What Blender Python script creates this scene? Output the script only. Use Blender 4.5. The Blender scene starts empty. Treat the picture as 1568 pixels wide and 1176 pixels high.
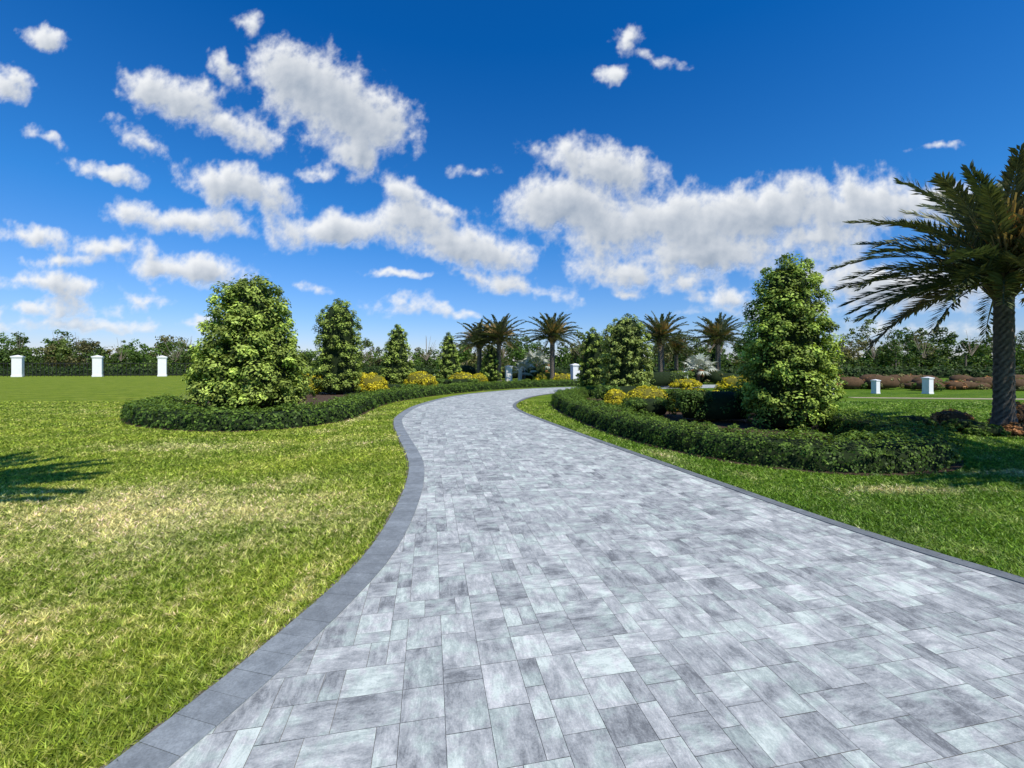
import bpy, math, random
import numpy as np
from mathutils import Vector
random.seed(7); rng=np.random.default_rng(7)
scene=bpy.context.scene
scene.view_settings.view_transform='Standard'
scene.view_settings.look='None'
scene.view_settings.exposure=0
COL=scene.collection

# ------------------------------------------------------------------ helpers
def link(o,parent=None):
    COL.objects.link(o)
    if parent: o.parent=parent
    return o
def empty(name,loc=(0,0,0),rz=0):
    e=bpy.data.objects.new(name,None); e.location=loc; e.rotation_euler=(0,0,rz); e.empty_display_size=.3
    return link(e)
def np_mesh(name,V,F,C=None,mat=None,smooth=False):
    V=np.asarray(V,dtype=np.float32); F=np.asarray(F,dtype=np.int32)
    me=bpy.data.meshes.new(name); n=len(V); m,k=F.shape
    me.vertices.add(n); me.vertices.foreach_set('co',V.ravel())
    me.loops.add(m*k); me.loops.foreach_set('vertex_index',F.ravel())
    me.polygons.add(m); me.polygons.foreach_set('loop_start',np.arange(0,m*k,k,dtype=np.int32))
    try: me.polygons.foreach_set('loop_total',np.full(m,k,dtype=np.int32))
    except Exception: pass
    if smooth: me.polygons.foreach_set('use_smooth',np.ones(m,dtype=bool))
    me.update(calc_edges=True)
    if C is not None:
        a=me.attributes.new('col','FLOAT_COLOR','POINT')
        cc=np.ones((n,4),dtype=np.float32); cc[:,:3]=C; a.data.foreach_set('color',cc.ravel())
    if mat: me.materials.append(mat)
    return me
class MB:
    def __init__(s): s.v=[];s.f=[];s.c=[]
    def face(s,pts,col=(1,1,1)):
        b=len(s.v); s.v+= [tuple(p) for p in pts]; s.c+=[col]*len(pts); s.f.append(tuple(range(b,b+len(pts))))
    def box(s,x0,x1,y0,y1,z0,z1,col=(1,1,1)):
        b=len(s.v)
        s.v+=[(x0,y0,z0),(x1,y0,z0),(x1,y1,z0),(x0,y1,z0),(x0,y0,z1),(x1,y0,z1),(x1,y1,z1),(x0,y1,z1)]
        s.c+=[col]*8
        for q in ((0,3,2,1),(4,5,6,7),(0,1,5,4),(1,2,6,5),(2,3,7,6),(3,0,4,7)): s.f.append(tuple(b+i for i in q))
    def mesh(s,name,mat,smooth=False):
        me=bpy.data.meshes.new(name); me.from_pydata(s.v,[],s.f); me.update()
        a=me.attributes.new('col','FLOAT_COLOR','POINT')
        cc=np.ones((len(s.v),4),dtype=np.float32); cc[:,:3]=np.array(s.c); a.data.foreach_set('color',cc.ravel())
        me.materials.append(mat)
        if smooth: me.polygons.foreach_set('use_smooth',[True]*len(me.polygons))
        return me
def smooth_curve(pts,step):
    P=np.array(pts,float); P=np.vstack([2*P[0]-P[1],P,2*P[-1]-P[-2]]); out=[]
    for i in range(1,len(P)-2):
        a,b,c,d=P[i-1],P[i],P[i+1],P[i+2]
        for t in np.linspace(0,1,24,endpoint=False):
            out.append(.5*((2*b)+(c-a)*t+(2*a-5*b+4*c-d)*t*t+(-a+3*b-3*c+d)*t**3))
    out.append(P[-2]); out=np.array(out)
    for _ in range(10): out[1:-1]=(out[:-2]+2*out[1:-1]+out[2:])/4
    s=np.r_[0,np.cumsum(np.linalg.norm(np.diff(out,axis=0),axis=1))]
    n=max(2,int(round(s[-1]/step))+1); u=np.linspace(0,s[-1],n)
    return np.stack([np.interp(u,s,out[:,k]) for k in range(out.shape[1])],1)
def normals2d(C):
    T=np.gradient(C,axis=0); T/=np.linalg.norm(T,axis=1)[:,None]+1e-9
    return T,np.stack([-T[:,1],T[:,0]],1)
def inside(P,poly):
    x,y=P[:,0],P[:,1]; r=np.zeros(len(P),bool); n=len(poly); j=n-1
    for i in range(n):
        xi,yi=poly[i]; xj,yj=poly[j]
        if yi!=yj:
            c=((yi>y)!=(yj>y))&(x<(xj-xi)*(y-yi)/(yj-yi)+xi); r^=c
        j=i
    return r
def unit(a): return a/(np.linalg.norm(a,axis=-1,keepdims=True)+1e-9)
def gnoise(x,y,seed):
    r=np.random.default_rng(seed); ang=r.random((256,256))*2*np.pi; gx=np.cos(ang).astype(np.float32); gy=np.sin(ang).astype(np.float32)
    xi=np.floor(x).astype(int); yi=np.floor(y).astype(int); fx=x-xi; fy=y-yi
    u=fx*fx*fx*(fx*(fx*6-15)+10); v=fy*fy*fy*(fy*(fy*6-15)+10)
    def d(i,j):
        a=(xi+i)&255; b=(yi+j)&255; return gx[a,b]*(fx-i)+gy[a,b]*(fy-j)
    return (d(0,0)*(1-u)+d(1,0)*u)*(1-v)+(d(0,1)*(1-u)+d(1,1)*u)*v
def fbm(x,y,f,o,rough,seed,billow=False):
    t=0; a=1; n=0
    for k in range(o):
        g_=gnoise(x*f+17.3*k,y*f+9.1*k,seed+k)
        if billow: g_=.35-np.abs(g_)*1.6
        t=t+a*g_; n+=a; a*=rough; f*=2.03
    return t/n*1.5

# ------------------------------------------------------------------ node helper
class NT:
    def __init__(s,tree): s.t=tree; s.n=tree.nodes; s.l=tree.links
    def add(s,typ,**kw):
        n=s.n.new(typ)
        for k,v in kw.items(): setattr(n,k,v)
        return n
    def set(s,sock,v):
        if isinstance(v,bpy.types.NodeSocket): s.l.new(v,sock)
        else: sock.default_value=v
    def math(s,op,a,b=0.0,c=None,clamp=False):
        n=s.add('ShaderNodeMath',operation=op,use_clamp=clamp); s.set(n.inputs[0],a); s.set(n.inputs[1],b)
        if c is not None: s.set(n.inputs[2],c)
        return n.outputs[0]
    def vmath(s,op,a,b=(0,0,0)):
        n=s.add('ShaderNodeVectorMath',operation=op); s.set(n.inputs[0],a); s.set(n.inputs[1],b)
        return n.outputs['Value'] if op in('LENGTH','DISTANCE','DOT_PRODUCT') else n.outputs[0]
    def noise(s,vec,scale,detail=3,rough=.5,out='Fac',dist=0):
        n=s.add('ShaderNodeTexNoise'); s.l.new(vec,n.inputs['Vector']); n.inputs['Scale'].default_value=scale
        n.inputs['Detail'].default_value=detail; n.inputs['Roughness'].default_value=rough; n.inputs['Distortion'].default_value=dist
        return n.outputs[out]
    def mapping(s,vec,loc=(0,0,0),rot=(0,0,0),sc=(1,1,1),typ='POINT'):
        n=s.add('ShaderNodeMapping',vector_type=typ); s.l.new(vec,n.inputs[0])
        n.inputs[1].default_value=loc; n.inputs[2].default_value=rot; n.inputs[3].default_value=sc; return n.outputs[0]
    def ramp(s,f,stops):
        n=s.add('ShaderNodeValToRGB'); s.l.new(f,n.inputs[0]); e=n.color_ramp.elements
        while len(e)<len(stops): e.new(.5)
        for el,(p,c) in zip(e,stops): el.position=p; el.color=(*c,1)
        return n.outputs[0]
    def mix(s,f,a,b,blend='MIX'):
        n=s.add('ShaderNodeMix',data_type='RGBA',blend_type=blend); s.set(n.inputs[0],f)
        for k,v in((6,a),(7,b)):
            if isinstance(v,tuple): v=(*v,1) if len(v)==3 else v
            s.set(n.inputs[k],v)
        return n.outputs[2]
    def maprange(s,v,a,b,c=0.,d=1.,smooth=True):
        n=s.add('ShaderNodeMapRange'); n.interpolation_type='SMOOTHSTEP' if smooth else 'LINEAR'
        s.set(n.inputs[0],v)
        for i,q in enumerate((a,b,c,d)): n.inputs[i+1].default_value=q
        return n.outputs[0]
def material(name):
    m=bpy.data.materials.new(name); m.use_nodes=True; nt=NT(m.node_tree)
    p=m.node_tree.nodes['Principled BSDF']; out=m.node_tree.nodes['Material Output']
    return m,nt,p,out
def attr(nt,name='col'):
    n=nt.add('ShaderNodeAttribute'); n.attribute_name=name; return n.outputs['Color']
def pos(nt): return nt.add('ShaderNodeNewGeometry').outputs['Position']

def leaf_material(name,trans=.25,rough=.5,spec=.15):
    m,nt,p,out=material(name)
    c2=attr(nt)
    nt.l.new(c2,p.inputs['Base Color']); p.inputs['Roughness'].default_value=rough; p.inputs['Specular IOR Level'].default_value=spec
    tr=nt.add('ShaderNodeBsdfTranslucent'); nt.l.new(nt.mix(1.,c2,(1.4,1.35,.6),'MULTIPLY'),tr.inputs[0])
    ms=nt.add('ShaderNodeMixShader'); ms.inputs[0].default_value=trans
    nt.l.new(p.outputs[0],ms.inputs[1]); nt.l.new(tr.outputs[0],ms.inputs[2]); nt.l.new(ms.outputs[0],out.inputs[0])
    return m
LEAF=leaf_material('foliage',.25); PALM=leaf_material('palm_frond',.15,.45,.25)
def plain(name,col,rough=.8,var=.25,scale=6.,useattr=False,bump=0.):
    m,nt,p,out=material(name); P=pos(nt)
    f=nt.noise(P,scale,6,.6)
    lo=tuple(c*(1-var) for c in col); hi=tuple(c*(1+var) for c in col)
    c=nt.ramp(f,[(.3,lo),(.7,hi)])
    if useattr: c=nt.mix(1.,c,attr(nt),'MULTIPLY')
    nt.l.new(c,p.inputs['Base Color']); p.inputs['Roughness'].default_value=rough; p.inputs['Specular IOR Level'].default_value=.2
    if bump:
        b=nt.add('ShaderNodeBump'); b.inputs['Strength'].default_value=bump; b.inputs['Distance'].default_value=.02
        nt.l.new(nt.noise(P,scale*5,4),b.inputs['Height']); nt.l.new(b.outputs[0],p.inputs['Normal'])
    return m
CORE=plain('shaded_core',(.016,.028,.008),.95,.4,8)  # near-black green filler; shade in the leaf gaps is put into its colour
YCORE=plain('yellow_inner',(.14,.13,.02),.95,.3,8)
RCORE=plain('russet_inner',(.10,.06,.03),.95,.3,8)
MULCH=plain('mulch',(.085,.055,.035),.95,.6,30,bump=.8)
BARK=plain('palm_bark',(1,1,1),.9,.35,9,True,bump=.6)
WHITE=plain('white_stucco',(.80,.80,.78),.7,.05,3)
METAL=plain('dark_metal',(.03,.03,.03),.5,.1,5)
SAND=plain('sandy_ground',(.36,.30,.2),.95,.25,3)

# ------------------------------------------------------------------ lawn colour
g=bpy.data.node_groups.new('lawn_colour','ShaderNodeTree')
g.interface.new_socket('Color',in_out='OUTPUT',socket_type='NodeSocketColor')
gn=NT(g); go=g.nodes.new('NodeGroupOutput'); P=pos(gn)
big=gn.noise(P,.35,2,.6); med=gn.noise(P,1.4,4,.65); fine=gn.noise(P,14,4,.75)
green=gn.ramp(med,[(.28,(.205,.285,.028)),(.5,(.295,.365,.044)),(.72,(.39,.42,.085))])
sep=gn.add('ShaderNodeSeparateXYZ'); gn.l.new(P,sep.inputs[0])
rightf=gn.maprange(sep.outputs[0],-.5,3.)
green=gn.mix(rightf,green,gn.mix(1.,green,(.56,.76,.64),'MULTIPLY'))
green=gn.mix(1.,green,gn.ramp(fine,[(.36,(.62,.70,.6)),(.66,(1.35,1.28,1.3))]),'MULTIPLY')
stripe=gn.add('ShaderNodeTexWave'); stripe.bands_direction='X'; stripe.inputs['Scale'].default_value=.14; stripe.inputs['Distortion'].default_value=1.2; stripe.inputs['Detail'].default_value=1
gn.l.new(gn.mapping(P,rot=(0,0,math.radians(62))),stripe.inputs['Vector'])
green=gn.mix(1.,green,gn.ramp(stripe.outputs['Fac'],[(.3,(.90,.93,.90)),(.7,(1.09,1.07,1.05))]),'MULTIPLY')
acc=None
for (x,y,rx,ry,a) in [(-4.0,4.6,3.4,1.9,.95),(-2.7,2.9,1.7,1.2,.5),(-6.2,8.4,2.6,1.0,.7),(-3.4,9.0,1.2,2.2,.4),(-1.5,3.4,.28,2.6,.55),
                      (5.0,5.45,1.5,.35,.8),(2.7,7.6,.35,1.3,.6),(7.6,6.3,1.2,.3,.8),(3.4,6.2,.3,.6,.5),(-12,15,6,2.,.4),(-4.6,13.,.5,4.,.6)]:
    v=gn.mapping(P,(x,y,0),(0,0,0),(rx,ry,1e3),'TEXTURE'); d=gn.vmath('LENGTH',v)
    w=gn.maprange(d,0,1.3,a,0)
    acc=w if acc is None else gn.math('MAXIMUM',acc,w)
m=gn.math('ADD',gn.math('MULTIPLY',acc,.85),gn.math('MULTIPLY',gn.math('SUBTRACT',med,.5),1.5))
m=gn.math('ADD',m,gn.math('MULTIPLY',gn.math('SUBTRACT',fine,.5),2.4))
dry=gn.maprange(m,.15,1.1,0,.85)
c=gn.mix(dry,green,(.78,.68,.32))
c=gn.mix(1.,c,gn.ramp(big,[(.3,(.88,.92,.88)),(.7,(1.12,1.08,1.05))]),'MULTIPLY')
gn.l.new(c,go.inputs[0])

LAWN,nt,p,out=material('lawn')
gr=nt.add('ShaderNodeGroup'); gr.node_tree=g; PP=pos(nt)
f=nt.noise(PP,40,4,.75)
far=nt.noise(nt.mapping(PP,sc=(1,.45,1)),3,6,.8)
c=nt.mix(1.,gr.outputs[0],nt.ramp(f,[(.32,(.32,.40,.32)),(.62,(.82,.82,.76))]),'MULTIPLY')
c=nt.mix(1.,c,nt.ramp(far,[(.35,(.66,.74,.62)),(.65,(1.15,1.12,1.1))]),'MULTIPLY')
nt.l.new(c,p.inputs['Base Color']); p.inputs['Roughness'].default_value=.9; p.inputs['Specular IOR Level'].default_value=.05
b=nt.add('ShaderNodeBump'); b.inputs['Strength'].default_value=.9; b.inputs['Distance'].default_value=.03
nt.l.new(f,b.inputs['Height']); nt.l.new(b.outputs[0],p.inputs['Normal'])

BLADE,nt,p,out=material('grass_blade')
gr=nt.add('ShaderNodeGroup'); gr.node_tree=g
c=nt.mix(1.,gr.outputs[0],attr(nt),'MULTIPLY')
nt.l.new(c,p.inputs['Base Color']); p.inputs['Roughness'].default_value=.5; p.inputs['Specular IOR Level'].default_value=.25
tr=nt.add('ShaderNodeBsdfTranslucent'); nt.l.new(c,tr.inputs[0]); ms=nt.add('ShaderNodeMixShader'); ms.inputs[0].default_value=.35
nt.l.new(p.outputs[0],ms.inputs[1]); nt.l.new(tr.outputs[0],ms.inputs[2]); nt.l.new(ms.outputs[0],out.inputs[0])

# ------------------------------------------------------------------ ground sheet
xs=np.array([-1500,-400,-120,-40,-15,0,15,40,120,400,1500.]); n=len(xs)
V=[(x,y+40,0) for y in xs for x in xs]; F=[(j*n+i,j*n+i+1,(j+1)*n+i+1,(j+1)*n+i) for j in range(n-1) for i in range(n-1)]
link(bpy.data.objects.new('lawn_ground',np_mesh('lawn_ground',V,F,None,LAWN)))

# ------------------------------------------------------------------ driveway
Lp=[(-4.3,-6),(-3.0,-3),(-2.1,0),(-1.6,1.69),(-1.503,2.02),(-1.41,2.39),(-1.30,2.97),(-1.236,3.59),(-1.28,4.52),(-1.44,5.78),(-1.754,7.17),(-2.53,9.45),(-3.22,11.56),(-3.65,13.5),(-3.86,17.3),(-3.1,22.3),(-1.2,26.3),(1.6,29.8),(6,32.6),(13,35),(24,36.5)]
Rp=[(9.2,-6),(7.0,-3),(5.35,0),(4.45,1.8),(3.825,3.17),(3.545,3.74),(3.242,4.52),(2.84,5.84),(2.416,7.27),(1.719,9.63),(.897,12.68),(.366,14.86),(.155,16.8),(.38,19.0),(1.2,22.1),(3.2,25.3),(7,28),(13.5,30.2),(24,31.5)]
Lc=smooth_curve(Lp,.30); Rc=smooth_curve(Rp,.30)
_,Ln=normals2d(Lc); _,Rn=normals2d(Rc)
poly=np.vstack([Lc,Rc[::-1]])
drive=empty('paved_driveway')
nn=200
def resamp(C,n):
    s=np.r_[0,np.cumsum(np.linalg.norm(np.diff(C,axis=0),axis=1))]; u=np.linspace(0,s[-1],n)
    return np.stack([np.interp(u,s,C[:,k]) for k in range(2)],1)
A=resamp(Lc+Ln*.035,nn); B=resamp(Rc-Rn*.035,nn)
V=[(x,y,.004) for x,y in A]+[(x,y,.004) for x,y in B]
F=[(i,nn+i,nn+i+1,i+1) for i in range(nn-1)]
BED=plain('joint_sand',(.15,.135,.11),.95,.3,20)
link(bpy.data.objects.new('bedding',np_mesh('bedding',V,F,None,BED)),drive)
BORD,nt,p,out=material('border_paver'); P_=pos(nt)
c=nt.mix(1.,attr(nt),nt.ramp(nt.noise(P_,9,6,.7),[(.3,(.72,.73,.74)),(.7,(1.25,1.25,1.25))]),'MULTIPLY')
c=nt.mix(1.,c,nt.ramp(nt.noise(P_,90,3,.7),[(.3,(.8,.8,.8)),(.7,(1.2,1.2,1.2))]),'MULTIPLY')
nt.l.new(c,p.inputs['Base Color']); p.inputs['Roughness'].default_value=.75
b=nt.add('ShaderNodeBump'); b.inputs['Strength'].default_value=.3; b.inputs['Distance'].default_value=.004; nt.l.new(nt.noise(P_,120,4),b.inputs['Height']); nt.l.new(b.outputs[0],p.inputs['Normal'])
mb=MB()
for C,N,w in((Lc,-Ln,.235),(Rc,Rn,.13)):
    C2=resamp(C,2*len(C)-1) if w>.2 else C
    T,NN=normals2d(C2); NN=-NN if w>.2 else NN
    for i in range(len(C2)-1):
        gp=.0014; a=C2[i]+T[i]*gp; b_=C2[i+1]-T[i+1]*gp
        a2=C2[i]+NN[i]*w+T[i]*gp; b2=C2[i+1]+NN[i+1]*w-T[i+1]*gp
        t=random.uniform(.86,1.12)*(1. if w>.2 else .72); k=(.215*t,.236*t,.240*t)
        z=.018+random.uniform(-.001,.001)
        top=[(a[0],a[1],z),(b_[0],b_[1],z),(b2[0],b2[1],z),(a2[0],a2[1],z)]
        mb.face(top,k)
        for q in range(4):
            u,v=top[q],top[(q+1)%4]; mb.face([u,v,(v[0],v[1],.005),(u[0],u[1],.005)],k)
link(bpy.data.objects.new('border',mb.mesh('border',BORD)),drive)
th=math.radians(11); ux=np.array([math.cos(th),math.sin(th)]); uy=np.array([-math.sin(th),math.cos(th)]); U=.099
a0=(poly@ux).min()-1; a1=(poly@ux).max()+1; b0=(poly@uy).min()-1; b1=(poly@uy).max()+1
na=int((a1-a0)/U); nb=int((b1-b0)/U)
ca=(np.arange(na)+.5)*U+a0; cb=(np.arange(nb)+.5)*U+b0
GA,GB=np.meshgrid(ca,cb,indexing='ij'); cen=GA.ravel()[:,None]*ux+GB.ravel()[:,None]*uy
ins=inside(cen,poly).reshape(na,nb)
occ=np.zeros((na,nb),bool); stones=[]
sizes=[(2,2),(2,2),(3,2),(2,3),(2,1),(1,2),(2,2),(2,3),(3,2)]
for j in range(nb-4):
    for i in range(na-4):
        if occ[i,j] or not ins[max(0,i-3):i+4,max(0,j-3):j+4].any(): continue
        random.shuffle(sizes)
        for (w,h) in sizes+[(1,1)]:
            if not occ[i:i+w,j:j+h].any():
                occ[i:i+w,j:j+h]=True; stones.append((i,j,w,h)); break
segs=[(Lc,-Ln),(Rc,Rn)]
mb=MB()
def clip(pts,p0,nrm):
    o=[]
    for k in range(len(pts)):
        a=pts[k]; b=pts[(k+1)%len(pts)]; da=np.dot(a-p0,nrm); db=np.dot(b-p0,nrm)
        if da>=0: o.append(a)
        if da*db<0: o.append(a+(b-a)*(da/(da-db)))
    return o
for (i,j,w,h) in stones:
    e=.0011
    x0=a0+i*U+e; x1=a0+(i+w)*U-e; y0=b0+j*U+e; y1=b0+(j+h)*U-e
    pts=[x*ux+y*uy for x,y in((x0,y0),(x1,y0),(x1,y1),(x0,y1))]
    c0=(pts[0]+pts[2])/2
    for si,(C,N) in enumerate(segs):
        d=np.linalg.norm(C-c0,axis=1); k=int(d.argmin())
        s=np.dot(c0-C[k],N[k])
        if s<-.7: pts=[]; break
        if d[k]<.8:
            pts=clip(pts,C[k]+N[k]*(.09 if si else .15),N[k])
            if len(pts)<3: pts=[]; break
    if not pts: continue
    z=.010
    tx=random.uniform(-.003,.003); ty=random.uniform(-.003,.003)
    tone=min(1,max(0,random.gauss(.50,.25))); mb.face([(q[0],q[1],z+(q[0]-c0[0])*tx+(q[1]-c0[1])*ty) for q in pts],(tone,random.random(),0. if w>h else (1. if h>w else random.choice((0.,1.)))))
PAV,nt,p,out=material('driveway_paver'); P_=pos(nt)
col=attr(nt); sp=nt.add('ShaderNodeSeparateColor'); nt.l.new(col,sp.inputs[0])
R_,G_,B_=sp.outputs
rot=nt.mapping(P_,rot=(0,0,-th))
cx=nt.add('ShaderNodeCombineXYZ'); nt.l.new(nt.math('MULTIPLY',G_,37.),cx.inputs[2]); nt.l.new(nt.math('MULTIPLY',G_,91.),cx.inputs[0])
off=nt.vmath('ADD',rot,cx.outputs[0])
sA=nt.mapping(off,sc=(5.,15.,1)); sB=nt.mapping(off,sc=(15.,5.,1))
mv=nt.add('ShaderNodeMix',data_type='VECTOR'); nt.l.new(B_,mv.inputs[0]); nt.l.new(sA,mv.inputs[4]); nt.l.new(sB,mv.inputs[5])
st=nt.noise(mv.outputs[1],1.3,7,.82,dist=.4)
bigv=nt.noise(off,6.0,3,.6)
v=nt.math('ADD',nt.math('MULTIPLY',R_,.40),nt.math('MULTIPLY',nt.math('SUBTRACT',st,.5),1.9))
v=nt.math('ADD',v,nt.math('MULTIPLY',nt.math('SUBTRACT',bigv,.5),1.4)); v=nt.math('ADD',v,.29)
fi=nt.noise(P_,90,3,.7); v=nt.math('ADD',v,nt.math('MULTIPLY',nt.math('SUBTRACT',fi,.5),.6))
c=nt.ramp(v,[(.0,(.155,.163,.165)),(.30,(.295,.308,.302)),(.6,(.445,.455,.435)),(.95,(.68,.67,.63))])
c=nt.mix(nt.maprange(bigv,.48,.62,0,.8),c,nt.mix(1.,c,(.88,1.,.93),'MULTIPLY'))
nt.l.new(c,p.inputs['Base Color']); p.inputs['Roughness'].default_value=.75; p.inputs['Specular IOR Level'].default_value=.25
b=nt.add('ShaderNodeBump'); b.inputs['Strength'].default_value=.35; b.inputs['Distance'].default_value=.004
nt.l.new(nt.math('ADD',st,nt.math('MULTIPLY',fi,.5)),b.inputs['Height']); nt.l.new(b.outputs[0],p.inputs['Normal'])
link(bpy.data.objects.new('pavers',mb.mesh('pavers',PAV)),drive)

# ------------------------------------------------------------------ beds
LH=[(-12.6,15.6),(-11.6,13.6),(-9.9,11.9),(-7.8,10.95),(-6.4,11.0),(-5.6,11.9),(-5.45,13.4),(-5.75,16),(-5.75,18.5),(-5.0,21.8),(-3.6,25.2),(-1.6,28.6),(1,31.6),(5.5,34.5)]
RH=[(8.0,10.4),(7.75,8.5),(6.7,7.15),(5.4,6.75),(4.4,7.08),(3.75,7.8),(3.2,8.95),(2.8,10.4),(2.45,12.8),(2.2,15.2),(2.35,18.3),(3.3,21.3),(5.2,24.2),(8,26)]
Lh=smooth_curve(LH,.2); Rh=smooth_curve(RH,.2)
def flat_poly(name,pts,z,mat):
    me=bpy.data.meshes.new(name); me.from_pydata([(x,y,z) for x,y in pts],[],[tuple(range(len(pts)))]); me.update(); me.materials.append(mat)
    return link(bpy.data.objects.new(name,me))
Lout=smooth_curve(LH,.4); _,nl=normals2d(Lout)
ctrL=1 if np.dot(nl[10],np.array([-9,16])-Lout[10])<0 else -1
Lbed=np.vstack([Lout+nl*ctrL*.64,[(5,39),(-2,38),(-8,34),(-14,28),(-15.5,19)]])
Rout=smooth_curve(RH,.4); _,nr=normals2d(Rout)
ctrR=1 if np.dot(nr[10],np.array([6,12])-Rout[10])<0 else -1
Rbed=np.vstack([Rout+nr*ctrR*.62,[(10,23),(10.4,15),(9.6,11)]])
flat_poly('planting_bed',Lbed,.006,MULCH); flat_poly('planting_bed',Rbed,.006,MULCH)

def leaf_quads(name,Pt,Nm,size,col,mat=LEAF,aspect=.45):
    n=len(Pt); r=rng.normal(size=(n,3)); t=unit(np.cross(Nm,r)); b=unit(np.cross(Nm,t))
    L=size[:,None]; W=L*aspect
    V=np.stack([Pt-t*L*.5,Pt+b*W*.5+Nm*L*.08,Pt+t*L*.5,Pt-b*W*.5+Nm*L*.08],1).reshape(-1,3)
    F=np.arange(4*n).reshape(n,4); C=np.repeat(col,4,axis=0)
    return np_mesh(name,V,F,C,mat)
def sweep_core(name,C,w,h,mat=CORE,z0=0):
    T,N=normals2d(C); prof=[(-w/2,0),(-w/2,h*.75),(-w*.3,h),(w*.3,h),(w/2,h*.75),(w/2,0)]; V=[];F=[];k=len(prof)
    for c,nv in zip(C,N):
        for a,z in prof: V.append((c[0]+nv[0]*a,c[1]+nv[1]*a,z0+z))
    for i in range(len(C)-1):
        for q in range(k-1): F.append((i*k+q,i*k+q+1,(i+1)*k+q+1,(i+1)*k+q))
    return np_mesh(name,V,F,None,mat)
def hedge(name,C,w,h,dens,leaf,base,var=.35,bump=.05,tip=None):
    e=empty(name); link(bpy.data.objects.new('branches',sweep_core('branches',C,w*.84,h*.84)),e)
    T,N=normals2d(C); s=np.r_[0,np.cumsum(np.linalg.norm(np.diff(C,axis=0),axis=1))]; L=s[-1]
    per=w+2*h; n=int(L*per*dens); u=rng.random(n)*L; q=rng.random(n)*per
    cx=np.interp(u,s,C[:,0]); cy=np.interp(u,s,C[:,1]); nx=np.interp(u,s,N[:,0]); ny=np.interp(u,s,N[:,1])
    a=np.where(q<h,-w/2,np.where(q<h+w,q-h-w/2,w/2)); z=np.where(q<h,q,np.where(q<h+w,h,per-q))
    na_=np.where(q<h,-1.,np.where(q<h+w,0,1.)); nz=np.where((q>=h)&(q<h+w),1.,0.)
    top=nz.copy()
    k=np.clip((np.abs(a)/(w/2)),0,1)**4*np.clip(z/h,0,1)**4; a=a*(1-.13*k); z=z*(1-.13*k)
    na_=na_+np.sign(a)*k*.7; nz=nz+k*.5
    tx_=cx+nx*a; ty_=cy+ny*a
    f1=gnoise(tx_*1.9,ty_*1.9+z*3,31); f2=gnoise(tx_*5,ty_*5+z*7,32)
    bm=bump*(f1*2.4+f2*2.4)+rng.normal(size=n)*leaf*.28
    a=a+na_*bm; z=np.maximum(.01,z+nz*bm)
    P_=np.stack([cx+nx*a,cy+ny*a,z],1)
    Nm=unit(np.stack([nx*na_,ny*na_,nz+.25],1)+rng.normal(size=(n,3))*.45)
    tone=1+var*(f1*1.6+f2*1.8+rng.normal(size=n)*.45)
    col=np.clip(tone,.4,2)[:,None]*np.array(base)
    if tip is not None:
        mk=rng.random(n)<(.12+.45*top+.7*f2); col[mk]=np.array(tip)*rng.uniform(.7,1.2,(mk.sum(),1))  # random light leaves, more on top: its sunlit brightness is put into the colour
    link(bpy.data.objects.new('leaves',leaf_quads('leaves',P_,Nm,rng.uniform(.7,1.3,n)*leaf,col,aspect=.6)),e)
    return e
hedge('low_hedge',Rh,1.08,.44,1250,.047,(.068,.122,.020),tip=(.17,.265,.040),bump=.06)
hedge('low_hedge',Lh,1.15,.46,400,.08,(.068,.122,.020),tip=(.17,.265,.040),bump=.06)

def clumps(C,R,K,leaf,base,tip,up=.35,outc=None,jit=.5,ctone=None):
    m=len(C); c=np.repeat(C,K,0); r=np.repeat(R,K)[:,None]; n=m*K
    d=unit(rng.normal(size=(n,3))); rad=r*rng.uniform(.35,1.,(n,1))**.6
    P_=c+d*rad*np.array([1,1,.85])
    o=np.repeat(outc,K,0) if outc is not None else 0
    Nm=unit(d*.8+o*.5+np.array([0,0,up])+rng.normal(size=(n,3))*jit)
    ct=np.repeat(ctone if ctone is not None else rng.uniform(.7,1.3,m),K)[:,None]
    t=np.clip(rng.normal(.25,.3,(n,1))+.45*(rad/r)*(d[:,2:3]*.5+.5),0,1)
    col=(np.array(base)*(1-t)+np.array(tip)*t)*ct*rng.uniform(.75,1.25,(n,1))
    return P_,Nm,rng.uniform(.7,1.3,n)*leaf,col
def lathe(name,prof,mat,seg=20,jit=.06):
    V=[];F=[];n=len(prof)
    for r,z in prof:
        for s in range(seg):
            a=2*math.pi*s/seg; rr=r*(1+random.uniform(-jit,jit)); V.append((rr*math.cos(a),rr*math.sin(a),z))
    for i in range(n-1):
        for s in range(seg): F.append((i*seg+s,i*seg+(s+1)%seg,(i+1)*seg+(s+1)%seg,(i+1)*seg+s))
    return np_mesh(name,V,F,None,mat,True)
BROWN=plain('tree_bark',(.10,.07,.045),.9,.4,10,bump=.5)
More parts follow.
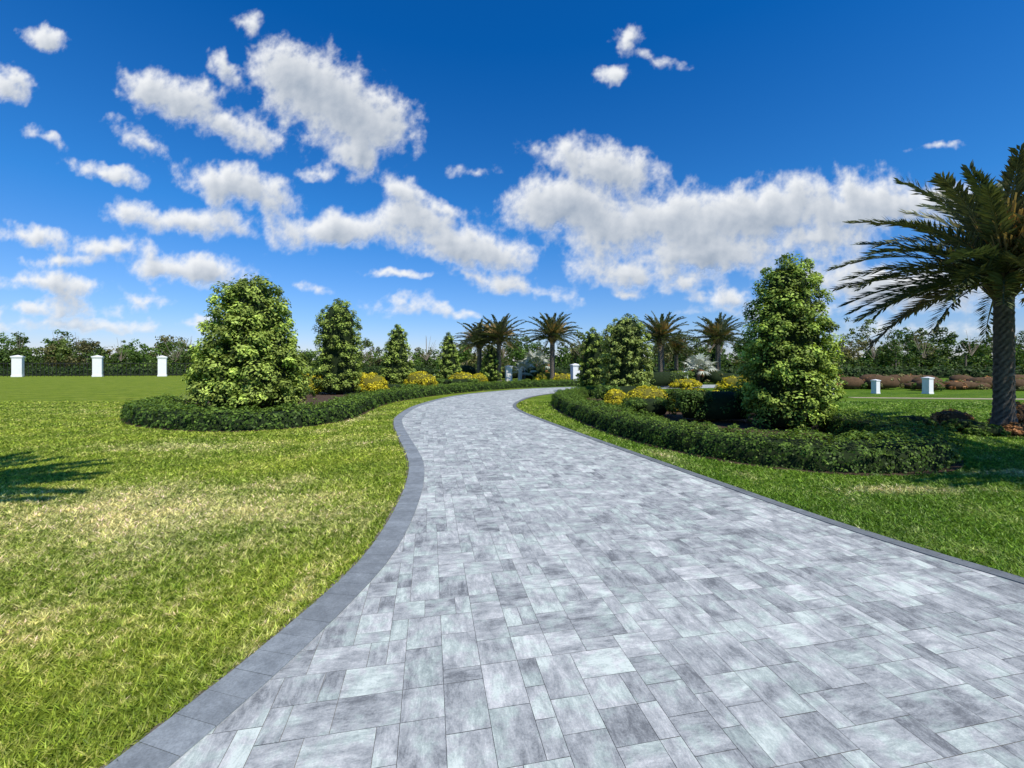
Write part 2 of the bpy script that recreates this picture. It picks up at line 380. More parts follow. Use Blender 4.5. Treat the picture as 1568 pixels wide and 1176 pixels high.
def cone_tree(x,y,h,w,prof,nc,K,leaf,base,tip,lump=.08,cs=1.,core=.66):
    """clipped conical evergreen: rosette puffs of leaves in loose whorls over a dark interior"""
    e=empty('conical_evergreen_tree',(x,y,0),random.uniform(0,6))
    R=w/2; ts=np.array([p_[0] for p_ in prof]); rs=np.array([p_[1] for p_ in prof])
    link(bpy.data.objects.new('trunk',lathe('trunk',[(.12,0),(.10,h*.3),(.05,h*.8)],BROWN,8)),e)
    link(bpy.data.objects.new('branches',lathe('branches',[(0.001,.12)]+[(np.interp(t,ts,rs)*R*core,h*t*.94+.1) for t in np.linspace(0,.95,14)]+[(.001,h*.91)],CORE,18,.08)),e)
    crad=.078*w**.5*h**.35*cs
    nw=max(7,int(h/(crad*1.5))); C=[];O=[];CR=[]
    tot=sum(np.interp((k+.5)/nw,ts,rs) for k in range(nw))
    for k in range(nw+1):
        t=min(1,(k+.35)/nw); r=np.interp(t,ts,rs)*R; m=max(3,int(nc*np.interp(t,ts,rs)/tot)); a0_=random.uniform(0,6.28)
        for q in range(m):
            a=a0_+2*math.pi*(q+random.uniform(-.35,.35))/m; cr=crad*random.uniform(.55,1.3)
            rr=max(0,r*(1+random.gauss(0,lump))-cr*.75)
            z=.10+cr*.5+t*(h-.15-cr*1.2)+random.uniform(-.5,.5)*h/nw
            C.append((rr*math.cos(a),rr*math.sin(a),min(z,h-cr*.6))); O.append((math.cos(a),math.sin(a),.6)); CR.append(cr)
    C=np.array(C);O=np.array(O);CR=np.array(CR); m=len(C)
    c=np.repeat(C,K,0); o=np.repeat(O,K,0); r=np.repeat(CR,K)[:,None]; n=m*K
    d=unit(rng.normal(size=(n,3))+unit(o)*.8); rad=r*(.55+.6*rng.random((n,1))**1.1)
    P_=c+d*rad*np.array([1,1,.85]); P_[:,2]=np.clip(P_[:,2],.03,h*1.02)
    Nm=unit(d*.9+np.array([0,0,.5])+rng.normal(size=(n,3))*.38)
    ct=np.repeat(np.clip(rng.normal(1,.26,m),.5,1.5),K)[:,None]
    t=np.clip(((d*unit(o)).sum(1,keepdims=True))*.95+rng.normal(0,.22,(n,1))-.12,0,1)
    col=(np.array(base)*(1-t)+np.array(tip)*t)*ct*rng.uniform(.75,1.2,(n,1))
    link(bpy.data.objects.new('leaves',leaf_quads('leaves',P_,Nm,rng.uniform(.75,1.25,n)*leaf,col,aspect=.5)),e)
    return e
broad=[(0,.90),(.1,1.),(.3,.92),(.52,.76),(.72,.64),(.88,.54),(.96,.45),(1,.22)]
slim=[(0,.92),(.12,1.),(.4,.86),(.65,.70),(.85,.5),(.95,.34),(1,.12)]
col_=[(0,.84),(.15,1.),(.5,.93),(.69,.80),(.88,.58),(.96,.40),(1,.14)]
oval=[(0,.94),(.2,1.),(.6,1.),(.80,.92),(.92,.66),(1,.22)]
b1_,t1_=(.062,.118,.014),(.52,.64,.13)
b2_,t2_=(.080,.138,.018),(.42,.52,.11)
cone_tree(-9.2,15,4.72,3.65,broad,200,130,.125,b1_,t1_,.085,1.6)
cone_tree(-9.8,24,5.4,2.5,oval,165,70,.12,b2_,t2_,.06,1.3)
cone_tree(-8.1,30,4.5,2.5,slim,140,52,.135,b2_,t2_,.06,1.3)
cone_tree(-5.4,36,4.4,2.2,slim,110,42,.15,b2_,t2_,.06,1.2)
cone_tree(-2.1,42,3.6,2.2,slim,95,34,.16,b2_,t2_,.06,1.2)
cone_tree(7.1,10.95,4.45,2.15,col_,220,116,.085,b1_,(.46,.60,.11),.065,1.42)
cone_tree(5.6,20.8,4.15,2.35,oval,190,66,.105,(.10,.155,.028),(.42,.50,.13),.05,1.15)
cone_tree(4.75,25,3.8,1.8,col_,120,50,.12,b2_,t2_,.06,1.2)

def shrub(name,x,y,rx,ry,h,n,leaf,base,tip,box=False,rz=0,core=CORE):
    e=empty(name,(x,y,0),rz)
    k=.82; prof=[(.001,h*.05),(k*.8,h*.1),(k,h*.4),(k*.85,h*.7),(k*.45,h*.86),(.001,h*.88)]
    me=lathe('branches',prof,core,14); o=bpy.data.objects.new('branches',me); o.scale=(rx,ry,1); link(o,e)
    m=max(6,n//30); d=unit(rng.normal(size=(m,3))); d[:,2]=np.abs(d[:,2])
    if box: d=np.sign(d)*np.abs(d)**.4; d/=np.abs(d).max(1)[:,None]; d*=.93
    cr=rng.uniform(.7,1.3,m)*min(rx,ry,h)*.22
    C=np.stack([d[:,0]*(rx-cr*.7),d[:,1]*(ry-cr*.7),h*.12+d[:,2]*(h*.88-cr*.8)],1)
    P_,Nm,s,col=clumps(C,cr,30,leaf,base,tip,outc=d*.8); P_[:,2]=np.maximum(P_[:,2],.02)
    link(bpy.data.objects.new('leaves',leaf_quads('leaves',P_,Nm,s,col,aspect=.55)),e); return e
Yb,Yt=(.36,.34,.02),(.80,.68,.04)
for x,y,rx,h in[(-11.3,24.0,1.1,1.25),(-8.4,25.4,1.0,1.2),(-9.6,27,.9,1.2),(-6.3,29.2,1.2,1.25),(-7.6,30.6,.6,1.1),(-3.9,33.4,1.2,1.15),(-2.9,37,.8,1.0)]:
    shrub('yellow_shrub',x,y,rx,.8,h,3600,.11,Yb,Yt,core=YCORE)
for x,y,rx,ry,h in[(4.9,15.4,.95,.7,.90),(6.3,15.0,.95,.7,.84),(4.1,16.8,.5,.5,.7),(7.5,15.6,.7,.6,.7)]:
    shrub('yellow_shrub',x,y,rx,ry,h,4600,.075,Yb,Yt,core=YCORE)
for x,y,rx,h in[(3.6,42,1.6,1.0),(4.9,40,1.2,.9),(15.0,28.0,1.6,1.0),(17.8,28.6,1.6,.95),(12.5,30.5,1.2,.7)]:
    shrub('yellow_shrub',x,y,rx,.8,h,2200,.12,Yb,(.75,.62,.03),core=YCORE)
G1,G2=(.060,.11,.020),(.15,.235,.038)
shrub('clipped_green_shrub',5.9,12.3,1.35,.75,.98,6500,.07,(.045,.085,.017),(.11,.18,.03),True)
shrub('clipped_green_shrub',4.35,13.6,.8,.6,.62,2600,.07,G1,G2,True)
shrub('clipped_green_shrub',5.0,18.6,1.5,.8,.8,3000,.09,G1,G2,True)
shrub('clipped_green_shrub',8.3,12.6,.8,.8,.6,2400,.07,G1,G2,True)
shrub('clipped_green_shrub',11.0,31.5,2.4,1.0,1.3,3000,.12,(.12,.18,.035),(.22,.30,.06),True)
shrub('clipped_green_shrub',-4.0,31.6,1.6,.7,.7,1500,.12,G1,G2,True)
shrub('clipped_green_shrub',-8.0,26.5,2.2,.7,.5,2200,.12,G1,G2,True)
shrub('clipped_green_shrub',-11.5,21,1.6,.7,.45,1500,.10,G1,G2,True)

# ------------------------------------------------------------------ palms
def palm_meshes(seed,trunk_h,tr,nf,flen,lw,nl):
    rd=random.Random(seed)
    seg=20; rows=int(trunk_h/.06)+1; V=[];F=[];Cc=[]
    for i in range(rows):
        z=trunk_h*i/(rows-1); t=z/trunk_h; zt=trunk_h-z
        r=tr*(1+.5*math.exp(-z/.2))*(1-.10*t)
        if zt<.6: r*=1+.75*math.sin((.6-zt)/.6*math.pi*.6)
        for s in range(seg):
            a=2*math.pi*s/seg
            sc=abs(math.sin(a*4+z*17))*abs(math.sin(a*4-z*17)); rr=r*(1+.16*(sc-.4))+rd.uniform(-.006,.006)
            V.append((rr*math.cos(a),rr*math.sin(a),z)); k=.25+1.1*sc+rd.uniform(-.08,.08); Cc.append((.20*k,.168*k,.13*k))
    for i in range(rows-1):
        for s in range(seg): F.append((i*seg+s,i*seg+(s+1)%seg,(i+1)*seg+(s+1)%seg,(i+1)*seg+s))
    tm=np_mesh('trunk',V,F,np.array(Cc),BARK,True)
    mb=MB()
    for i in range(nf):
        f=(i+.5)/nf; az=i*2.39996+rd.uniform(-.2,.2)
        el=math.radians(86-f**.9*100+rd.uniform(-7,7)); L=flen*rd.uniform(.88,1.08)*(.85+.15*math.sin(f*math.pi))
        dead=f>.94
        n=16; p=np.array([math.cos(az)*tr*.5,math.sin(az)*tr*.5,trunk_h+.12-.25*f]); pts=[p.copy()]; e=el
        droop=rd.uniform(.25,.65)*(1.1-.35*f)
        for q in range(n):
            e-=droop/n*(1+1.3*q/n)
            p=p+np.array([math.cos(az)*math.cos(e),math.sin(az)*math.cos(e),math.sin(e)])*L/n; pts.append(p.copy())
        pts=np.array(pts); side=np.array([-math.sin(az),math.cos(az),0.])
        rc=(.22,.21,.09) if not dead else (.3,.2,.1)
        for q in range(n):
            w0=.03*(1-q/n)+.006; w1=.03*(1-(q+1)/n)+.006; a,b=pts[q],pts[q+1]
            mb.face([a-side*w0,b-side*w1,b+side*w1,a+side*w0],rc)
            u=np.array([0,0,1.]); mb.face([a-side*w0,a-u*w0,b-u*w1,b-side*w1],rc); mb.face([a+side*w0,b+side*w1,b-u*w1,a-u*w0],rc)
        tw=rd.uniform(-.8,.8); hue=rd.uniform(0,1)
        for q in range(nl):
            s=.10+.9*(q+.5)/nl; fi=s*n; k=min(n-1,int(fi)); a=pts[k]+(pts[k+1]-pts[k])*(fi-k)
            T=pts[k+1]-pts[k]; T/=np.linalg.norm(T); Nn=np.cross(T,side); Nn/=np.linalg.norm(Nn)
            if Nn[2]<0: Nn=-Nn
            ll=.62*flen/3.8*(min(1,s/.25)**.7)*(1-.5*max(0,s-.45)/.55)*rd.uniform(.8,1.12)
            for sg in(-1,1):
                va=.6+rd.uniform(-.7,.6); ang=math.radians(48-20*s)+rd.uniform(-.18,.18)
                S=side*sg*math.cos(tw*.3)+Nn*va+np.array([0,0,sg*tw*.35]); S/=np.linalg.norm(S)
                D=T*math.cos(ang)+S*math.sin(ang); D/=np.linalg.norm(D)
                mid=a+D*ll*.5; tip=a+D*ll+np.array([0,0,-.06*ll]); Wd=np.cross(D,Nn+side*sg*.6); Wd/=np.linalg.norm(Wd)+1e-6
                g_=rd.uniform(.6,1.4); cl=((.085+.035*hue)*g_,(.120+.005*hue)*g_,.050*g_) if not dead else (.26*g_,.19*g_,.09*g_)
                mb.face([a,mid+Wd*lw*.5,tip,mid-Wd*lw*.5],cl)
    for i in range(70):
        az=i*2.4; z=trunk_h-.6+.75*i/70; r=tr*1.5; d=np.array([math.cos(az),math.sin(az),0]); sd=np.array([-d[1],d[0],0])
        b=d*r*.8+np.array([0,0,z]); t_=d*(r+.20)+np.array([0,0,z+.38]); g_=rd.uniform(.6,1.3)
        mb.face([b-sd*.06,b+sd*.06,t_+sd*.03,t_-sd*.03],(.24*g_,.17*g_,.09*g_))
        mb.face([b-sd*.06-d*.03+np.array([0,0,-.05]),b+sd*.06-d*.03+np.array([0,0,-.05]),t_+sd*.03+np.array([0,0,-.05])],(.12*g_,.09*g_,.05*g_))
    for i in range(18):
        az=rd.uniform(0,6.28); d=np.array([math.cos(az),math.sin(az),0])
        st=d*.25+np.array([0,0,trunk_h+.3])
        for j in range(22):
            dd=d*rd.uniform(.5,1.3)+np.array([rd.uniform(-.25,.25),rd.uniform(-.25,.25),rd.uniform(.0,1.2)])
            en=st+dd; sd=np.array([0.012,.012,.012]); mb.face([st-sd,st+sd,en+sd*1.2,en-sd*1.2],(.42,.30,.12))
    return tm,mb.mesh('fronds',PALM)
def place_palm(ms,x,y,rz,sc=1.,name='date_palm'):
    e=empty(name,(x,y,0),rz); e.scale=(sc,sc,sc)
    link(bpy.data.objects.new('trunk',ms[0]),e); link(bpy.data.objects.new('fronds',ms[1]),e)
near=palm_meshes(3,3.85,.185,84,3.3,.06,56)
place_palm(near,12.05,10.4,.7)
place_palm(near,10.9,3.6,2.1)                 # row continues beside the drive (outside the picture)
tall=palm_meshes(11,7.4,.22,96,2.7,.15,36)
place_palm(tall,-4.75,-.15,.2)                # behind the viewer; casts the shadow on the left lawn
fa=palm_meshes(5,4.3,.24,58,2.9,.09,34); fb=palm_meshes(8,3.9,.24,54,2.8,.09,34)
place_palm(fa,-1.3,42,.3); place_palm(fb,-3.3,43,1.2,1.0); place_palm(fa,3.9,41,2.,1.02); place_palm(fb,14.4,41,2.6,1.08); place_palm(fa,19.9,41,4.,.98)
place_palm(fb,17.8,46,5.,.85)
SILV=leaf_material('silver_frond',.08,.6,.1)
def fan_palm(x,y,h,r,nf=15,seed=1,col=(.50,.52,.42)):
    rd=random.Random(seed); mb=MB()
    for i in range(nf):
        az=i*2.4; el=math.radians(80-95*(i/nf)); d=np.array([math.cos(az)*math.cos(el),math.sin(az)*math.cos(el),math.sin(el)])
        o=np.array([0,0,h*.4]); c=o+d*r*.6; s=np.array([-math.sin(az),math.cos(az),0])
        mb.face([o-s*.03,o+s*.03,c+s*.02,c-s*.02],(.2,.22,.15))
        up=np.cross(s,d); g_=rd.uniform(.65,1.25); K=13
        for k in range(K):
            a=math.radians(-115+230*k/(K-1)); D=d*math.cos(a)+s*math.sin(a)+up*.15; W=d*-math.sin(a)+s*math.cos(a)
            L=r*.5*(1-.25*abs(math.sin(a/2)))*rd.uniform(.85,1.15); m_=c+D*L*.45; t_=c+D*L+np.array([0,0,-.12*r])
            g2=g_*rd.uniform(.8,1.2); mb.face([c,m_+W*L*.10,t_,m_-W*L*.10],tuple(q*g2 for q in col))
    e=empty('silver_fan_palm',(x,y,0),rd.uniform(0,6))
    link(bpy.data.objects.new('trunk',lathe('trunk',[(.16,0),(.13,h*.45)],BROWN,10)),e)
    link(bpy.data.objects.new('fronds',mb.mesh('fronds',SILV)),e)
fan_palm(2.6,46,4.0,2.0,seed=1); fan_palm(15.8,36,3.0,1.6,seed=2); fan_palm(17.4,39,3.2,1.5,seed=3); fan_palm(1.2,44,2.4,1.4,seed=4)

# ------------------------------------------------------------------ gate pillars, fence
def pillar(x,y,w,h,rz=0.,name='white_pillar'):
    mb=MB(); a=w/2
    mb.box(-a*1.10,a*1.10,-a*1.10,a*1.10,0,h*.08)
    mb.box(-a,a,-a,a,h*.08,h*.88)
    mb.box(-a*1.10,a*1.10,-a*1.10,a*1.10,h*.88,h*.92)
    mb.box(-a*1.22,a*1.22,-a*1.22,a*1.22,h*.92,h*.97)
    t=h*.97; b=[(-a*1.1,-a*1.1,t),(a*1.1,-a*1.1,t),(a*1.1,a*1.1,t),(-a*1.1,a*1.1,t)]
    for q in range(4): mb.face([b[q],b[(q+1)%4],(0,0,h*1.03)])
    o=bpy.data.objects.new(name,mb.mesh(name,WHITE)); o.location=(x,y,0); o.rotation_euler=(0,0,rz); link(o)
for x,y in[(-71,61),(-60.5,62),(-52.7,64)]: pillar(x,y,1.0,3.05,.6)
for x,y,w,h in[(5.5,37,.62,1.75),(-.35,44,.6,1.6),(1.0,44.5,.6,1.5),(13.3,33,.5,1.15),(16.0,27.2,.42,1.1),(17.9,23.8,.30,.95),(20.9,24.4,.28,.80),(23.7,24.2,.34,.95),(13.5,44,.6,1.6),(19.3,32,.45,1.3)]: pillar(x,y,w,h,.25)
mb=MB()
for x0,y0,x1,y1 in[(-85,60,-71.9,61),(-70.1,61.1,-61.4,62),(-59.6,62.1,-53.6,64),(-51.8,64.1,-42,67)]:
    L=math.hypot(x1-x0,y1-y0); n=int(L/.5)
    for z in(.25,1.9):
        mb.face([(x0,y0,z),(x1,y1,z),(x1,y1,z+.07),(x0,y0,z+.07)])
    for i in range(n+1):
        x=x0+(x1-x0)*i/n; y=y0+(y1-y0)*i/n; mb.box(x-.02,x+.02,y-.06,y-.02,0,2.1)
link(bpy.data.objects.new('metal_fence',mb.mesh('metal_fence',METAL)))
hedge('boundary_hedge',smooth_curve([(-95,66),(-72,67),(-62,68),(-46,71),(-38,74)],1.),2.0,1.3,16,.35,(.05,.085,.020))
hedge('boundary_hedge',smooth_curve([(-40,74),(-20,72),(0,70),(20,66),(45,60),(70,52)],1.),2.4,1.3,14,.4,(.05,.085,.020))

flat_poly('sandy_path',smooth_curve([(17,21.6),(20,21.2),(25,20.6),(29,19.6),(29,18.9),(25,19.8),(20,20.5),(17,21.0)],.5),.005,SAND)
flat_poly('planting_bed',smooth_curve([(10.3,9.9),(12.2,9.2),(15,9.2),(20,10.5),(20,12.2),(15,12),(11.5,12),(10.0,11.4)],.4),.006,MULCH)
Rr,Rt=(.26,.13,.055),(.60,.30,.12)
for x,y,rx,h,cb_,ct in[(12.9,10.8,.6,.7,Rr,Rt),(11.7,11.3,.5,.45,Rr,Rt),(11.0,10.3,.5,.32,G1,G2),(10.4,11.1,.6,.32,G1,G2),(12.35,9.55,.42,.42,Rr,Rt),(11.6,9.75,.35,.30,Rr,Rt),(13.0,9.6,.35,.28,Yb,Yt),(12.0,9.35,.28,.22,Yb,Yt),(14.2,10.8,.8,.7,Rr,Rt),(10.9,9.75,.4,.26,G1,G2),(9.9,11.9,.5,.3,G1,G2)]:
    shrub('low_shrub',x,y,rx,rx*.8,h,1500,.08,cb_,ct,core=RCORE if cb_ is Rr else (YCORE if cb_ is Yb else CORE))
OL=((.15,.15,.05),(.30,.28,.11))
for i in range(50):
    x=18.5+(i%25)*1.0+random.uniform(-.5,.5); y=28.5+random.uniform(-2.0,1.5)+(4 if i>24 else 0)
    cb_,ct=random.choice([(Rr,Rt),OL,OL,(G1,G2)])
    shrub('low_shrub',x,y,random.uniform(.8,1.5),.8,random.uniform(.5,1.15),420,.14,cb_,ct,core=RCORE)
for i in range(22):
    x=-7+i*1.15+random.uniform(-.5,.5); y=48+random.uniform(-2,3)
    cb_,ct=random.choice([(Rr,Rt),OL,(G1,G2),((.24,.25,.17),(.42,.44,.30))])
    shrub('low_shrub',x,y,random.uniform(.9,1.6),.9,random.uniform(.8,2.0),420,.18,cb_,ct)
for i in range(11):
    x=8+i*1.4; y=36+random.uniform(-2,3)
    shrub('low_shrub',x,y,random.uniform(.9,1.6),.9,random.uniform(.7,1.5),420,.18,*random.choice([(Rr,Rt),(G1,G2),OL]))

# ------------------------------------------------------------------ distant tree line
Cs=[];Rs=[];Bs=[]
def hgt(ax):
    return np.interp(ax,[-2,-1.25,-1.02,-.96,-.75,-.5,0,.5,.75,1.2,2],[9.6,10.,9.8,8.4,8.0,7.6,7.6,8.2,8.6,8.8,9.2])
def htop(ta):
    return hgt(ta)*(.82+.50*float(gnoise(np.array(ta*9.),np.array(.5),55))+.30*float(gnoise(np.array(ta*25.),np.array(3.5),56)))
trunks=MB()
for row,(Y0,nT,hs) in enumerate([(80,66,.85),(87,70,1.0),(97,72,1.12)]):
    for i in range(nT):
        ta=-1.75+3.5*(i+random.uniform(-.3,1.3))/nT; y=Y0+random.uniform(-4,4); x=ta*y
        H=htop(ta+row*.01)*random.uniform(.74,1.15)*hs*(Y0/86); cr=random.uniform(1.5,4.2)*H/8
        base=random.choice([(.060,.100,.022),(.085,.115,.030),(.045,.075,.018),(.14,.135,.06),(.075,.13,.026),(.105,.10,.05)])
        m=int(8+cr*8)
        nl_=random.randint(3,6); lob=np.array([[x+random.uniform(-.7,.7)*cr,y+random.uniform(-.5,.5)*cr,H*random.uniform(.35,.85)] for _ in range(nl_)]); lob[0]=(x,y,H*.80)
        li=rng.integers(0,nl_,m); d=unit(rng.normal(size=(m,3)))*(rng.random((m,1))**.4)
        C=lob[li]+d*np.array([cr*.55,cr*.5,H*.20]); C[:,2]=np.maximum(C[:,2],.8)
        Cs.append(C); Rs.append(rng.uniform(.4,1.05,m)); Bs.append(np.tile(base,(m,1)))
        trunks.box(x-.12,x+.12,y-.12,y+.12,0,H*.6)
        if random.random()<.22:
            for q in range(14):
                a=random.uniform(-1,1); L=random.uniform(1.5,3.6); s=np.array([x,y-1,H*.55]); e_=s+np.array([math.sin(a)*L,random.uniform(-.5,.5),math.cos(a)*L*1.4])
                w_=np.array([.05,0,0]); trunks.face([s-w_,s+w_,e_+w_*.4,e_-w_*.4],(2.,1.9,1.8))
m=850; ta=rng.uniform(-1.75,1.75,m); y=rng.uniform(77,86,m); C=np.stack([ta*y,y,rng.uniform(.3,3.8,m)],1)
Cs.append(C); Rs.append(rng.uniform(.8,1.5,m)); Bs.append(np.tile((.055,.085,.024),(m,1))*rng.uniform(.5,1.8,(m,1)))
C=np.vstack(Cs); R=np.concatenate(Rs); B0=np.vstack(Bs); K=28
P_,Nm,s_,col=clumps(C,R,K,.42,(1,1,1),(1.9,1.9,1.4)); col=col*np.repeat(B0,K,0)
e=empty('distant_tree_line'); link(bpy.data.objects.new('leaves',leaf_quads('leaves',P_,Nm,s_,col,aspect=.65)),e)
TB=plain('woodland_bark',(.12,.10,.08),.9,.3,4,True)
link(bpy.data.objects.new('trunks',trunks.mesh('trunks',TB)),e)
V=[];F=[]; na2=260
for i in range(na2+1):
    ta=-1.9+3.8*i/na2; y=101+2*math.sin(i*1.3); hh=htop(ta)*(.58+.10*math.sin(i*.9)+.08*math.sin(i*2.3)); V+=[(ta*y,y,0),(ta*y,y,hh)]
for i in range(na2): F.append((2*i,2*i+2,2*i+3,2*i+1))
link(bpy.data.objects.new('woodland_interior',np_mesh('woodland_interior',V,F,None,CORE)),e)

# ------------------------------------------------------------------ grass blades near the drive
n=600000
Y=np.exp(rng.uniform(math.log(.9),math.log(19),n)); X=rng.uniform(-1.38,1.38,n)*Y+rng.uniform(-.6,.6,n)
keep=rng.random(n)<np.minimum(1,Y/2.4)
Q=np.stack([X,Y],1)[keep]
bigp=np.vstack([Lc+Ln*.012,(Rc-Rn*.012)[::-1]])
ok=~inside(Q,bigp); ok&=~inside(Q,Lbed); ok&=~inside(Q,Rbed); Q=Q[ok]; n=len(Q)
tuft=gnoise(Q[:,0]*11,Q[:,1]*11,91)+.6*gnoise(Q[:,0]*26,Q[:,1]*26,92)
Yd=Q[:,1]; hgtb=rng.uniform(.014,.034,n)*(1+.02*Yd)*(1+.8*tuft); wid=rng.uniform(.003,.0055,n)*np.maximum(1,Yd/2.2)
a=rng.uniform(0,2*math.pi,n); lean=rng.uniform(.4,1.7,n)*hgtb; la=rng.uniform(0,2*math.pi,n)
bx=np.cos(a)*wid; by=np.sin(a)*wid
V=np.zeros((n,3,3),np.float32)
V[:,0,0]=Q[:,0]-bx;V[:,0,1]=Q[:,1]-by; V[:,1,0]=Q[:,0]+bx;V[:,1,1]=Q[:,1]+by
V[:,2,0]=Q[:,0]+np.cos(la)*lean;V[:,2,1]=Q[:,1]+np.sin(la)*lean;V[:,2,2]=hgtb
t=rng.uniform(.6,1.6,n)[:,None]*np.array([1.,1.,1.])*(1+.6*tuft)[:,None]; straw=rng.random(n)<.10; t[straw]=np.array([1.8,1.45,2.8])
C=np.repeat(t,3,0)
link(bpy.data.objects.new('grass',np_mesh('grass',V.reshape(-1,3),np.arange(3*n).reshape(n,3),C,BLADE)))
print('blades',n)

# ------------------------------------------------------------------ sky
w=bpy.data.worlds.new('World'); scene.world=w; w.use_nodes=True; nt=NT(w.node_tree)
bg=w.node_tree.nodes['Background']; bg.inputs[1].default_value=.1
EL=math.radians(52); tx,ty=-.60,.80
sky=nt.add('ShaderNodeTexSky'); sky.sky_type='NISHITA'; sky.sun_disc=False; sky.sun_elevation=EL; sky.sun_rotation=math.atan2(-tx,-ty)
sky.air_density=1.0; sky.dust_density=.3; sky.ozone_density=3.
tc=nt.add('ShaderNodeTexCoord'); sx=nt.add('ShaderNodeSeparateXYZ'); nt.l.new(tc.outputs['Generated'],sx.inputs[0])
tint=nt.ramp(sx.outputs[2],[(.0,(1.05,1.0,1.3)),(.10,(.70,.96,1.38)),(.30,(.25,.92,1.55)),(.6,(.03,.72,1.5))])
nt.l.new(nt.mix(1.,sky.outputs[0],tint,'MULTIPLY'),bg.inputs[0])

# cumulus layer: a far dome patch whose density and self-shading are computed on the mesh
nu,nv=1500,640
S=np.linspace(-1.75,1.75,nu); Tt=np.linspace(.0,1.25,nv); SS,TT=np.meshgrid(S,Tt,indexing='ij')
E=[(455,115,72,50,-35),(520,170,102,60,-30),(585,195,56,44,-20),(545,235,48,34,-20),
   (268,150,66,38,-15),(350,192,66,26,-20),(235,225,70,14,-30),(365,288,95,29,-12),(278,338,100,20,-5),
   (520,350,110,28,0),(640,338,66,30,-20),(710,378,105,32,-10),(600,290,40,18,-30),(735,258,30,9,0),
   (915,258,100,34,-12),(870,315,110,42,5),(1000,345,145,54,0),(1150,330,150,48,8),(1270,318,130,44,5),(1370,310,80,36,0),(1440,305,50,20,0),(1090,385,140,26,3),(1235,360,90,28,0),
   (970,418,95,22,-5),(1040,432,40,10,0),(960,62,20,22,-45),(1008,90,34,10,-15),(942,112,20,10,0),
   (10,130,32,30,-20),(75,60,28,16,-15),(60,207,36,10,-25),(165,266,65,12,-15),(30,360,75,14,-5),(165,382,70,13,-3),(275,412,95,22,-5),(70,437,110,14,-5),(95,402,60,10,0),(222,458,30,9,0),
   (40,472,130,9,0),(625,468,44,12,0),(488,445,22,7,-15),(790,440,75,12,-15),(715,478,18,6,0),(740,425,60,8,-20),(290,492,26,6,0),
   (1380,440,180,34,-3),(1120,460,50,14,-5),(1400,500,110,12,0),(1190,475,90,10,0),(345,105,16,20,30),(378,35,24,18,0),(480,262,24,8,0),(680,315,34,9,-20),(600,420,50,5,0),
   (1440,225,30,5,0),(960,450,26,6,0),(150,498,160,8,0),(-150,250,90,40,0),(-260,420,150,40,0),(1800,250,160,60,0),(1900,430,200,40,0),(-300,60,150,60,0),(700,-120,160,70,0),(1300,-160,120,50,10)]
wx=fbm(SS,TT,5,3,.5,201)*.03+fbm(SS,TT,22,3,.6,221)*.02; wy=fbm(SS,TT*1.3,5,3,.5,211)*.02+fbm(SS,TT,22,3,.6,231)*.014
X0=SS+wx; Y0_=TT+wy; acc=np.zeros_like(SS); pk=np.zeros_like(SS); kk=.12
for (x,y,rx,ry,an) in E:
    small=1-min(1,max(0,(ry-10)/22)); gs=1+.22*small
    a=math.radians(an); dx=X0-(x-784)/650; dy=Y0_-(560-y)/650
    u=(dx*math.cos(a)+dy*math.sin(a))/(rx/650*1.10*gs); v_=(-dx*math.sin(a)+dy*math.cos(a))/(ry/650*1.16*gs)
    ee=np.exp(-np.minimum(np.sqrt(u*u+v_*v_),6)/kk); acc+=ee; pk+=ee*(.66-.34*small)
pk=pk/(acc+1e-30)
dm=-kk*np.log(acc+1e-30); dm=np.minimum(dm,2.2)
stretch=1.+1.2*np.exp(-TT/.2)
n1_=fbm(SS,TT*stretch,8,8,.64,301); n2_=fbm(SS,TT*stretch,14,6,.6,331,True)
D=(1-dm)*np.where(dm<1,pk,.66)+n1_*.58+n2_*.26-.015
rho=np.clip(D,0,.9)
alpha=np.clip((D+.06)/.46,0,1); alpha=alpha*alpha*(3-2*alpha)
fade=np.clip(TT/.16,0,1)*.45+.55; alpha*=fade*.97
ac=np.zeros_like(rho)
for k in range(1,12):
    su=int(-k*.8); sv=int(k*2.2)
    ac+=np.roll(np.roll(rho,-su,0),-sv,1)
ac/=11
sh=1-np.exp(-ac*2.6)
emb=D-np.roll(np.roll(D,4,0),-5,1)
lum=np.clip(1.04-.62*sh+emb*.30,.34,1.0)
lum=np.where(alpha<.5,np.maximum(lum,.8),lum)
warm=np.clip((lum-.4)/.55,0,1)[...,None]
cc=(np.array([.32,.39,.49])*(1-warm)+np.array([.91,.93,.95])*warm)
DIR=np.stack([SS,np.ones_like(SS),TT],-1); DIR=DIR/np.linalg.norm(DIR,axis=-1,keepdims=True)*2500
DIR[...,2]+=1.6
V=DIR.reshape(-1,3)
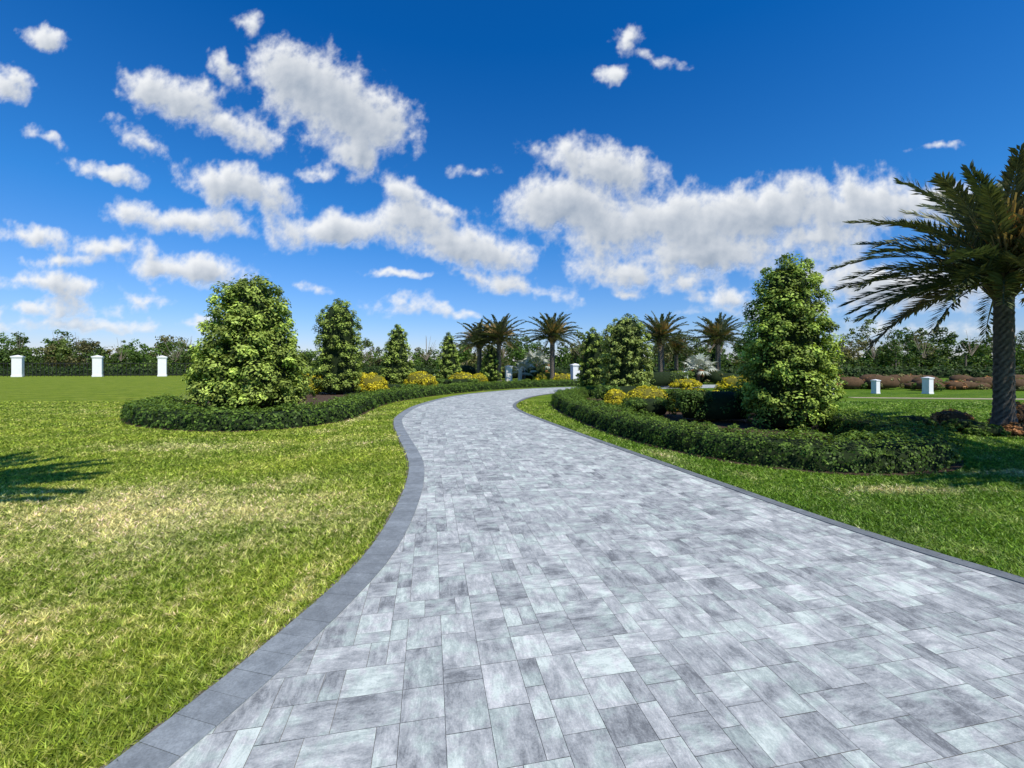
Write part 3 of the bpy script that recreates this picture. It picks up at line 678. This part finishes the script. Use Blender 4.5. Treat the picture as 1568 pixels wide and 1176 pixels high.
I=np.arange(nu*nv).reshape(nu,nv)
F=np.stack([I[:-1,:-1],I[1:,:-1],I[1:,1:],I[:-1,1:]],-1).reshape(-1,4)
am=alpha.reshape(-1); F=F[(am[F].max(1)>.004)]
used=np.unique(F); remap=np.full(nu*nv,-1); remap[used]=np.arange(len(used)); F=remap[F]
CL=bpy.data.materials.new('cloud'); CL.use_nodes=True; ct=NT(CL.node_tree); CL.node_tree.nodes.remove(CL.node_tree.nodes['Principled BSDF'])
me=np_mesh('cloud_layer',V[used],F,cc.reshape(-1,3)[used],CL,True)
at=me.attributes.new('alpha','FLOAT','POINT'); at.data.foreach_set('value',am[used].astype(np.float32))
em=ct.add('ShaderNodeEmission'); ct.l.new(attr(ct),em.inputs[0]); tb=ct.add('ShaderNodeBsdfTransparent')
an_=ct.add('ShaderNodeAttribute'); an_.attribute_name='alpha'; ms=ct.add('ShaderNodeMixShader')
ct.l.new(an_.outputs['Fac'],ms.inputs[0]); ct.l.new(tb.outputs[0],ms.inputs[1]); ct.l.new(em.outputs[0],ms.inputs[2])
ct.l.new(ms.outputs[0],CL.node_tree.nodes['Material Output'].inputs[0])
try: CL.cycles.emission_sampling='NONE'
except Exception as ex: print(ex)
link(bpy.data.objects.new('sky_clouds',me)); print('cloud faces',len(F))

# ------------------------------------------------------------------ sun
sd=bpy.data.lights.new('sun','SUN'); sd.energy=5.0; sd.angle=math.radians(.5); sd.color=(1,.95,.87)
so=bpy.data.objects.new('sun',sd); hn=math.hypot(tx,ty)
dv=Vector((tx/hn*math.cos(EL),ty/hn*math.cos(EL),-math.sin(EL))); so.rotation_euler=dv.to_track_quat('-Z','Y').to_euler(); so.location=(20,-10,30); link(so)

# ------------------------------------------------------------------ camera
cd=bpy.data.cameras.new('camera'); cam=bpy.data.objects.new('camera',cd); link(cam)
cam.location=(0,0,1.6); cam.rotation_euler=(math.pi/2,0,0); cd.sensor_width=36; cd.lens=650/1568*36; cd.shift_y=-28/1568; cd.clip_start=.05; cd.clip_end=8000
scene.camera=cam
